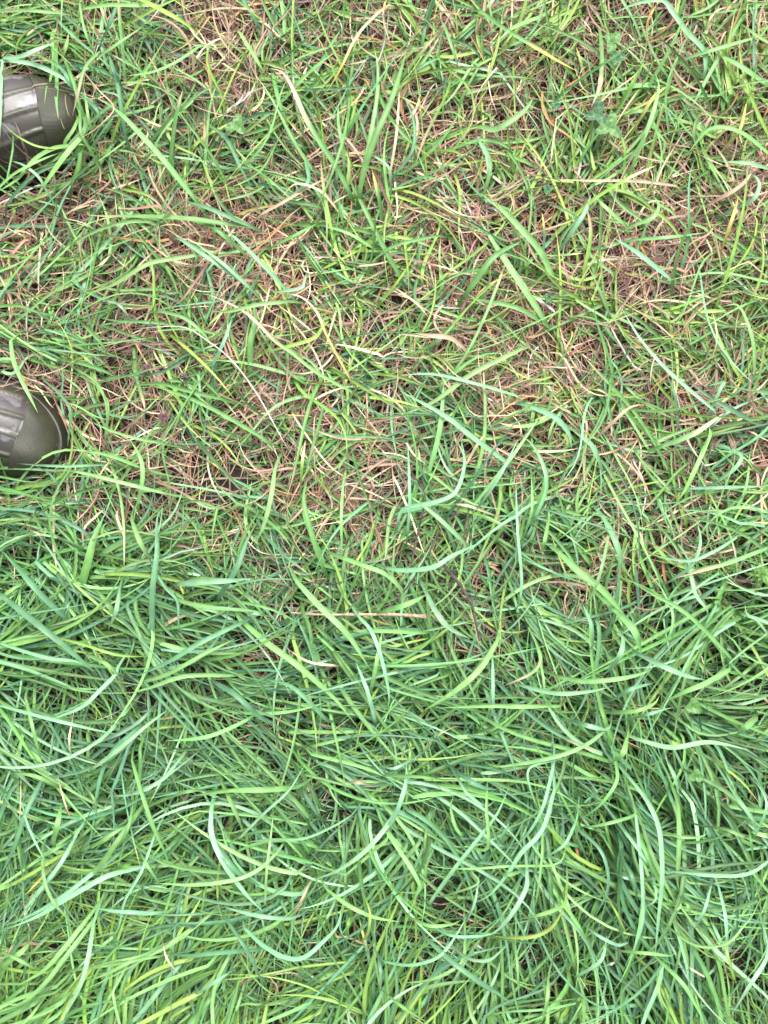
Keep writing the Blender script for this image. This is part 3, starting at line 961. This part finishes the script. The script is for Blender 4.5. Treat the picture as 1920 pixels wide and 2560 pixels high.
M 52 l 86:820 1220,600 1500,400 1720,150 1870
M 56 l 88:850 1270,560 1650,400 1850,180 2030,0 2010
M 50 m 90:850 1290,800 1600,720 1880,540 2212
M 34 l 92:380 640,400 900,480 1100,620 1260,730 1360
M 40 m 90:1450 1210,1250 1200,1050 1190,850 1160
M 30 l 88:660 540,500 630,300 750
M 40 y 86:620 640,440 750,280 850,0 1000
M 40 l 86:540 60,300 -40,100 -60
M 20 c 88:530 0,570 150,620 300,670 400
M 14 c 84:190 0,185 250,170 440
M 36 l 90:740 30,850 170,880 350
M 30 l 88:1200 250,1160 430,1060 640
M 34 m 88:1400 500,1280 830,1130 1100,1070 1350,980 1450
M 30 l 90:1450 1520,1250 1600,1000 1650,800 1700
M 40 l 84:1450 1600,1200 1640,1000 1740,760 1840
M 40 l 84:820 620,1000 500,1200 380
M 60 l 74:470 600,520 400,560 200
M 34 g 84:140 480,170 650,230 1020
M 28 m 84:200 220,260 430,380 680,480 860
M 40 l 86:0 1560,150 1620,380 1750
M 60 l 76:0 1700,200 1550,300 1420
N 22 sY 50:950 30,850 110,740 240,640 440,540 610
N 24 l 45:1300 150,1360 320,1400 450
N 34 g 40:210 480,250 650,310 810
N 26 b 40:1070 480,1200 400,1300 360
N 30 l 40:1560 1230,1600 1050,1550 900
N 24 b 38:1000 1100,1100 960,1110 780,1040 600
N 30 l 36:0 210,100 370,160 470
N 22 c 36:960 1100,1000 840,1020 520
O 36 l 60:0 95,200 85,400 100,600 125
O 46 m 60:20 480,160 470,330 400,470 350
O 28 l 60:660 20,690 200,740 350,815 510
O 42 b 50:860 300,930 150,980 0
O 42 l 40:510 490,550 380,570 260
O 36 l 62:800 480,950 380,1190 215
O 38 l 58:680 72,900 40,1200 45,1380 40
O 44 y 62:1100 -40,1300 60,1500 170,1659 290
O 34 l 50:1659 380,1450 520,1250 600,1040 630
O 26 l 52:1090 100,1200 170,1310 235
O 34 b 40:1000 700,940 580,900 430
O 26 l 44:0 300,80 360,200 420
O 30 g 40:0 120,200 180,400 250
'''
def spline(p, n=24):
    p = np.array(p, float)
    if len(p) == 2: p = np.array([p[0], (p[0] + p[1]) / 2, p[1]])
    d = np.concatenate([[0], np.linalg.norm(np.diff(p, axis=0), axis=1).cumsum()]); u = np.linspace(0, d[-1], n)
    q_ = np.vstack([2 * p[0] - p[1], p, 2 * p[-1] - p[-2]])
    out = []
    for t in u:
        i = min(max(int(np.searchsorted(d, t, 'right')) - 1, 0), len(p) - 2)
        s = (t - d[i]) / (d[i + 1] - d[i] + 1e-9)
        a, b, c_, e = q_[i], q_[i + 1], q_[i + 2], q_[i + 3]
        out.append(.5 * ((2 * b) + (-a + c_) * s + (2 * a - 5 * b + 4 * c_ - e) * s * s + (-a + 3 * b - 3 * c_ + e) * s ** 3))
    return np.array(out), d[-1]
def traced_blade(line):
    hd, pts = line.split(':')
    v, wd, cc, hh = hd.split()
    x0, y0, k = VIEWS[v]
    raw = [tuple(map(float, s.split())) for s in pts.split(',')]
    raw = [(x0 + a * k, y0 + b * k) for a, b in raw]
    p, ln = spline(raw)
    W = float(wd) * k / PXM * .79; hmax = float(hh) / 1000 + (.030 if float(hh) > 60 and v not in 'AB' else .016)
    n_ = len(p); s = np.linspace(0, 1, n_)
    onboot = v in 'AB' and float(hh) > 79
    z = hmax * (.62 + .38 * np.sin(PI * np.clip(s * .8 + .12, 0, 1)))
    z *= .88 + .12 * rng.random()
    if onboot: z = np.full(n_, .055)
    X = np.zeros(n_); Y = np.zeros(n_)
    for i in range(n_):
        for _ in range(3):
            X[i], Y[i] = px2w(p[i, 0], p[i, 1], z[i])
            if v in 'ABO': z[i] = max(z[i], boot_top(X[i], Y[i]) + .0035)
    for _ in range(3): z[1:-1] = np.maximum(z[1:-1], (z[:-2] + z[2:]) / 2)
    # lead the base down into the sward, in the direction the blade comes from
    P = np.stack([X, Y, z], 1)
    d = P[0] - P[2]; d[2] = 0; d /= np.linalg.norm(d) + 1e-9
    ext = [P[0] + d * a + np.array([0, 0, -b]) for a, b in ((.022, z[0] * .95), (.014, z[0] * .6), (.006, z[0] * .22))]
    P = np.vstack([ext, P]); n2 = len(P)
    h = np.arctan2(np.gradient(P[:, 1]), np.gradient(P[:, 0])); h = np.unwrap(h)
    s2 = np.concatenate([[-.1, -.05, 0], s])
    w_ = W * .97 * np.clip(.72 + s2 * 1.6, .45, 1) * np.maximum(1 - np.clip((s2 - .45) / .55, 0, 1) ** 2.1, .04)
    roll = rng.normal(0, .18) + rng.normal(0, .28) * s2
    c1 = C[cc[0]] * rng.lognormal(0, .09) * np.exp(rng.normal(0, .05, 3))
    c2 = C[cc[1]] if len(cc) > 1 else c1 * 1.08
    t = (np.clip((s2 - (.45 if cc[-1] in 'cY' else .72)) / .25, 0, 1)[:, None] if len(cc) > 1 else np.clip(s2, 0, 1)[:, None])
    col = c1 * (1 - t) + c2 * t
    return P, h, w_, roll, col
lines = [l for l in TRACED.strip().split('\n')]
# singled-out blades that anyone would notice become things of their own
SPECIAL = {
 'B 60 l 90': ('bright green grass blade lying across the lower boot with its pointed tip on the toe', 'grass blade'),
 'A 48 m 88': ('pale mint grass blade arching over the upper edge of the upper boot', 'grass blade'),
 'A 62 l 50': ('broad light green blade running down and left from the toe of the upper boot', 'grass blade'),
 'C 44 gc 45': ('long slanting blade, cream at its upper end and green below, right of the small clover', 'grass blade'),
 'C 50 g 55': ('broad green blade leaning right, right arm of the tall V near the top centre', 'grass blade'),
 'C 34 l 52': ('narrower pale green blade, left arm of the tall V near the top centre', 'grass blade'),
 'N 22 sY 50': ('curved yellow straw blade hanging from the top centre', 'grass blade'),
 'I 40 gs 34': ('horizontal green blade with a frayed straw tip pointing left, below the upper boot', 'grass blade'),
 'I 10 w 42': ('thin whitish dead stalk slanting down right between the two boots and the middle', 'dead stalk'),
 'I 20 Yc 45': ('cream and yellow blade bent in an arch over the brown patch', 'grass blade'),
 'D 34 m 45': ('mint blade folded over in a hook at the top right', 'grass blade'),
 'D 34 gc 42': ('green blade bleached to cream and curling at its tip, above the top right clover', 'grass blade'),
 'J 20 m 60': ('long thin pale blue-green blade slanting down to the right edge', 'grass blade'),
 'E 18 l 80': ('narrow light blade pointing straight down in the middle', 'grass blade'),
 'E 30 m 78': ('wavy mint blade rising to the right across the black twigs', 'grass blade'),
 'E 36 l 78': ('light green blade sloping down left below the black twigs', 'grass blade'),
 'F 50 l 80': ('widest blade of the lower right, bright green and bent sharply down', 'grass blade'),
 'F 34 m 82': ('short pale mint folded blade end in the lower right', 'grass blade'),
 'H 34 m 88': ('light blade bowed like a smile near the bottom centre', 'grass blade'),
 'H 38 l 84': ('wide light green blade lying level in the lower middle', 'grass blade'),
 'K 52 b 92': ('wide blue-green blade slanting down right with a folded end near the bottom', 'grass blade'),
 'K 44 y 94': ('shining yellow-green blade bent at an elbow near the bottom, right of the middle', 'grass blade'),
 'L 46 m 92': ('tallest pale blade hanging straight down at the lower right', 'grass blade'),
 'L 40 m 94': ('pale blade sweeping level in from the right edge near the bottom', 'grass blade'),
 'M 56 m 92': ('widest pale blade sweeping down to the left edge near the bottom', 'grass blade'),
 'G 24 s 45': ('split straw-coloured dead leaf among the green at the left, below the lower boot', 'dead leaf'),
 'H 26 s 66': ('small curled tan leaf tip on the green in the lower middle', 'dead leaf'),
}
parts = []
for l in lines:
    b = traced_blade(l)
    key = l.split(':')[0]
    if key in SPECIAL:
        lab, cat = SPECIAL.pop(key)
        me = ribbon_mesh(cat.replace(' ', '_'), *[a[None] for a in b], M_dead if 'dead' in cat else M_green, .28)
        tag(link(bpy.data.objects.new(cat.replace(' ', '_'), me)), lab, cat, 'standout blades')
    else:
        parts.append(b)
me = ribbon_mesh('top_grass', *[np.stack([p[i] for p in parts]) for i in range(5)], M_green, .28)
tag(link(bpy.data.objects.new('top_grass', me)), 'loose long blades lying on top of the sward', 'grass', kind='stuff')
# the saturated yellow-green blade piece at the lower left
b = traced_blade('M 62 G 84:1000 850,1060 815,1150 775,1240 735,1275 715')
me = ribbon_mesh('grass_blade', *[a[None] for a in b], M_green, .28)
tag(link(bpy.data.objects.new('grass_blade', me)), 'vivid yellow-green blade piece at the lower left, brightest green of all', 'grass blade', 'standout blades')

# ------------------------------------------------------------------ clovers
M_leaf = plain_material('clover_leaf', (.055, .16, .035), (.12, .27, .07), 260, .45, .5, .25)
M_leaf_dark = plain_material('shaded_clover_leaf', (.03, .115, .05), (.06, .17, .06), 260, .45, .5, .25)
M_stem = plain_material('green_stem', (.07, .15, .05), (.13, .22, .07), 200, .5)
def tube(name, pts, radii, m, parent=None, J=8, rough=0.0):
    pts = [Vector(p) for p in pts]; rings = []
    for i, p in enumerate(pts):
        t = (pts[min(i + 1, len(pts) - 1)] - pts[max(i - 1, 0)]).normalized()
        a = t.orthogonal().normalized() if abs(t.z) > .9 else t.cross(Vector((0, 0, 1))).normalized()
        b = t.cross(a)
        rings.append([tuple(p + (a * math.cos(2 * PI * j / J) + b * math.sin(2 * PI * j / J)) * radii[i] * (1 + rough * (random.random() - .5))) for j in range(J)])
    me = ring_mesh(name, rings); me.materials.append(m)
    return link(bpy.data.objects.new(name, me), parent)
def leaflet(name, length, width, m, parent, ang, tilt, notch=.08, fold=.25):
    n_ = 12; V = []; F = []
    for i in range(n_ + 1):
        s = i / n_
        w_ = width * .5 * math.sin(PI * min(1, s ** .72 * .97 + .03)) ** .62 if 0 < i < n_ else width * .03
        for j in range(7):
            u = j / 3 - 1
            xx = s * length - (notch * length * (1 - abs(u)) ** 1.5 if s > .85 else 0) * (s - .85) / .15
            V.append((xx, u * w_, abs(u) * w_ * fold + math.sin(s * PI) * .0008 + .0003 * math.sin(s * 14 + j)))
    for i in range(n_):
        for j in range(6):
            a = i * 7 + j; F.append((a, a + 7, a + 8, a + 1))
    me = bpy.data.meshes.new(name); me.from_pydata(V, [], F); me.polygons.foreach_set('use_smooth', np.ones(len(F), bool))
    me.materials.append(m)
    o = link(bpy.data.objects.new(name, me), parent)
    o.rotation_euler = (0, tilt, ang)
    return o
def clover(label, px, py, z, leaf_len, angles, m, group='clover plants in the grass', wid=.86):
    z += .010
    x, y = px2w(px, py, z)
    gz_ = float(ground_z(np.array(x), np.array(y)))
    root = bpy.data.objects.new('clover', None); root.location = (x, y, z); root.empty_display_size = .01
    tag(link(root), label, 'clover', group)
    tube('stem', [(0.008, -.012, gz_ - z), (.003, -.005, (gz_ - z) * .5), (0, 0, -.0002)], [.0007, .0006, .0005], M_stem, root)
    for a in angles:
        leaflet('leaflet', leaf_len * random.uniform(.94, 1.06), leaf_len * wid, m, root, math.radians(a), random.uniform(-.18, .05))
clover('light green three-leaved clover in the brown grass right of the upper boot', 592, 313, .036, .0135, (205, 75, 310), M_leaf, wid=.72)
clover('pair of small clover leaves half hidden just below the light green clover', 581, 362, .024, .008, (90, 270, 180), M_leaf, wid=.9)
clover('large clover with matt grey-green pointed leaflets in the dark gap at top right', 1524, 318, .044, .0165, (75, 318, 200), M_leaf, wid=.66)
clover('dark clover tucked behind the large one at top right', 1497, 284, .030, .0155, (90, 200, 290), M_leaf_dark, wid=.74)
clover('bright clover under crossing blades near the top right corner', 1532, 107, .034, .0125, (130, 60, 250), M_leaf, wid=.84)
clover('lowest clover of the top right cluster, dark and flat between grass stems', 1542, 146, .024, .0105, (10, 130, 250), M_leaf_dark, wid=.84)
clover('tiny dark clover alone in brown grass left of the large clover', 1390, 262, .028, .0070, (40, 160, 280), M_leaf_dark, wid=.9)
clover('tiny blue-green clover low in the brown mat right of centre', 1369, 474, .026, .0066, (20, 140, 260), M_leaf_dark, wid=.9)
clover('round-leaved clover in the dark hollow at the right, lower half', 1732, 1766, .074, .0100, (85, 325, 200), M_leaf, wid=.92)
clover('small clover with pale-marked leaves below the round-leaved one', 1739, 1942, .072, .0090, (180, 350, 80), M_leaf, wid=.92)
clover('tiny clover at the right of the middle, under a fold of yellowed grass', 1372, 745, .028, .0062, (20, 130, 250), M_leaf_dark, wid=.9)

# ------------------------------------------------------------------ small whorled plants at the right edge
M_whorl = plain_material('whorl_leaf', (.09, .22, .04), (.16, .32, .07), 300, .5, .5, .3)
def whorled(label, px, py, z, r):
    x, y = px2w(px, py, z); gz_ = float(ground_z(np.array(x), np.array(y)))
    root = bpy.data.objects.new('whorled_plant', None); root.location = (x, y, z); root.empty_display_size = .01
    tag(link(root), label, 'wild plant', 'small whorled plants at the right edge')
    tube('stem', [(.004, .003, gz_ - z), (0, 0, -.002), (0, 0, .003)], [.0007, .0006, .0004], M_stem, root)
    for lev, (rr, n_, dz, tl) in enumerate(((1, 8, -.010, .05), (.72, 7, -.003, -.25), (.36, 5, .002, -.7))):
        for k in range(n_):
            o = leaflet('leaf', r * rr * random.uniform(.85, 1.1), r * rr * .36, M_whorl, root, 2 * PI * k / n_ + lev * .5 + random.uniform(-.1, .1), tl, notch=-.05)
            o.location = (0, 0, dz)
whorled('larger bright whorled plant at the right edge beside its smaller neighbour', 1907, 1437, .070, .0135)
whorled('small bright whorled plant left of the larger one at the right edge', 1843, 1420, .066, .0085)
whorled('smallest whorled plant, low below the other two at the right edge', 1822, 1478, .050, .0070)
whorled('dull whorled plant under a long cream-tipped blade near the right edge', 1770, 1433, .058, .0080)

# ------------------------------------------------------------------ twigs
M_twig = plain_material('dark_twig', (.03, .020, .018), (.11, .080, .07), 350, .8)
M_pale = plain_material('pale_stem', (.30, .20, .13), (.52, .40, .30), 250, .7)
def twig(label, pts, w0, w1, z0, z1, m=M_twig, side=()):
    x0, y0, k = VIEWS['E']
    p, _ = spline([(x0 + a * k, y0 + b * k) for a, b in pts], 22)
    n_ = len(p)
    P = []
    for i in range(n_):
        z = z0 + (z1 - z0) * i / (n_ - 1) + .0012 * math.sin(i * 2.1)
        P.append((*px2w(p[i][0], p[i][1], z), z))
    R = [(w0 + (w1 - w0) * i / (n_ - 1)) * (1.35 if i % 6 == 3 else 1) for i in range(n_)]
    o = tube('twig', P, R, m, None, 8, .25)
    tag(o, label, 'twig', 'dead twigs and stems lying in the middle')
    for (i, dx, dy) in side:
        a = Vector(P[i])
        q_ = [a, a + Vector((dx * .5, dy * .5, .002)), a + Vector((dx, dy, .003))]
        tube('side_shoot', q_, [w1 * .9, w1 * .7, w1 * .4], m, o, 6, .2)
twig('blackish twig running nearly straight down beside the wavy mint blade', [(890, 170), (940, 240), (960, 300), (935, 430), (900, 580), (880, 700)], .0007, .0011, .056, .062, side=((4, .008, .010), (10, -.006, .004)))
twig('blackish twig slanting down left across the first black one', [(1180, 290), (1110, 390), (1050, 450), (960, 620), (870, 760), (750, 890)], .0007, .0010, .056, .062, side=((6, -.007, .012), (15, .010, -.006)))
twig('thickest grey-black twig slanting down right in the middle', [(1045, 630), (1080, 680), (1130, 740), (1200, 850), (1225, 960), (1245, 1040)], .0017, .0009, .066, .062, side=((3, .009, .005), (12, .006, .012), (17, -.008, .003)))
twig('short forked dark twig left of the crossing twigs', [(330, 742), (430, 738), (480, 745), (525, 740)], .0010, .0009, .060, .064, side=((14, .006, -.028),))
twig('pale cut stalk lying level below the crossing twigs', [(270, 895), (400, 905), (600, 905), (800, 905), (965, 915)], .0009, .0019, .046, .056, M_pale)
twig('thin dark stem end near the right of the twig tangle', [(1190, 340), (1170, 440), (1150, 560), (1100, 640)], .0008, .0007, .058, .062)

# ------------------------------------------------------------------ withered clover heads between the boots
M_head = plain_material('withered_head', (.07, .03, .04), (.19, .11, .12), 500, .9)
def withered(label, px, py, z, r):
    x, y = px2w(px, py, z)
    V = []; F = []
    rr = random.Random(px)
    for k in range(46):                          # a tight ball of shrivelled pointed florets
        t = math.acos(1 - 2 * (k + .5) / 46); a = k * 2.4
        d = Vector((math.sin(t) * math.cos(a), math.sin(t) * math.sin(a), math.cos(t) * .7))
        s_ = d.orthogonal().normalized(); u_ = d.cross(s_)
        b0 = d * r * .35; tip = d * r * rr.uniform(.85, 1.35) + Vector((rr.uniform(-1, 1), rr.uniform(-1, 1), rr.uniform(-1, 1))) * r * .2
        i0 = len(V)
        for q_ in range(5):
            an = q_ * 2 * PI / 5
            V.append(tuple(b0 + (s_ * math.cos(an) + u_ * math.sin(an)) * r * .20))
        for q_ in range(5):
            an = q_ * 2 * PI / 5
            V.append(tuple(b0 * .3 + tip * .7 + (s_ * math.cos(an) + u_ * math.sin(an)) * r * .13))
        V.append(tuple(tip))
        for q_ in range(5):
            n_ = (q_ + 1) % 5
            F += [(i0 + q_, i0 + n_, i0 + 5 + n_, i0 + 5 + q_), (i0 + 5 + q_, i0 + 5 + n_, i0 + 10)]
    me = bpy.data.meshes.new('withered_flower_head'); me.from_pydata(V, [], F); me.materials.append(M_head)
    o = link(bpy.data.objects.new('withered_flower_head', me)); o.location = (x, y, z)
    tag(o, label, 'dead flower', 'withered purple-brown flower heads')
withered('purple-brown withered flower head between the boots, uppermost of three', 366, 922, .030, .0052)
withered('dark withered flower head between the boots, right of the other two', 461, 943, .022, .0042)
withered('dark round withered flower head above the lower boot toe, lowest of three', 408, 1042, .022, .0050)

# ------------------------------------------------------------------ dew
def dew():
    m, N, L = mat('dew')
    out = N.new('ShaderNodeOutputMaterial'); p = N.new('ShaderNodeBsdfPrincipled')
    nz = N.new('ShaderNodeTexNoise'); nz.inputs['Scale'].default_value = 50
    mr = N.new('ShaderNodeMapRange'); mr.inputs[3].default_value = .02; mr.inputs[4].default_value = .08
    L.new(nz.outputs[0], mr.inputs[0]); L.new(mr.outputs[0], p.inputs['Roughness'])
    p.inputs['Base Color'].default_value = (.95, .97, .97, 1); p.inputs['IOR'].default_value = 1.33; p.inputs['Transmission Weight'].default_value = .7
    L.new(p.outputs[0], out.inputs[0])
    J, I = 8, 4
    V = []; F = []
    ob = bpy.data.objects['long_grass'].data
    n_ = len(ob.vertices); co = np.empty(n_ * 3, np.float32); ob.vertices.foreach_get('co', co); co = co.reshape(-1, 3)
    mid = co[1::3]
    ok = np.where((mid[:, 2] > .032) & (abs(mid[:, 0]) < .5) & (abs(mid[:, 1]) < .62))[0]
    for k in rng.choice(ok, 1100, replace=False):
        c_ = mid[k]; r = rng.uniform(.0003, .0008) * (1.4 if rng.random() < .08 else 1); i0 = len(V)
        for i in range(I):
            t = PI / 2 * i / (I - 1) * .98
            for j in range(J): V.append((c_[0] + r * math.cos(t) * math.cos(j * PI / 4), c_[1] + r * math.cos(t) * math.sin(j * PI / 4), c_[2] + r * math.sin(t) * .9 + .0004))
        for i in range(I - 1):
            for j in range(J):
                F.append((i0 + i * J + j, i0 + i * J + (j + 1) % J, i0 + (i + 1) * J + (j + 1) % J, i0 + (i + 1) * J + j))
    me = bpy.data.meshes.new('dew'); me.from_pydata(V, [], F); me.polygons.foreach_set('use_smooth', np.ones(len(F), bool)); me.materials.append(m)
    tag(link(bpy.data.objects.new('dew', me)), 'tiny dew drops on the long grass', 'dew', kind='stuff')
dew()
for k in SPECIAL: print('UNUSED SPECIAL', k)
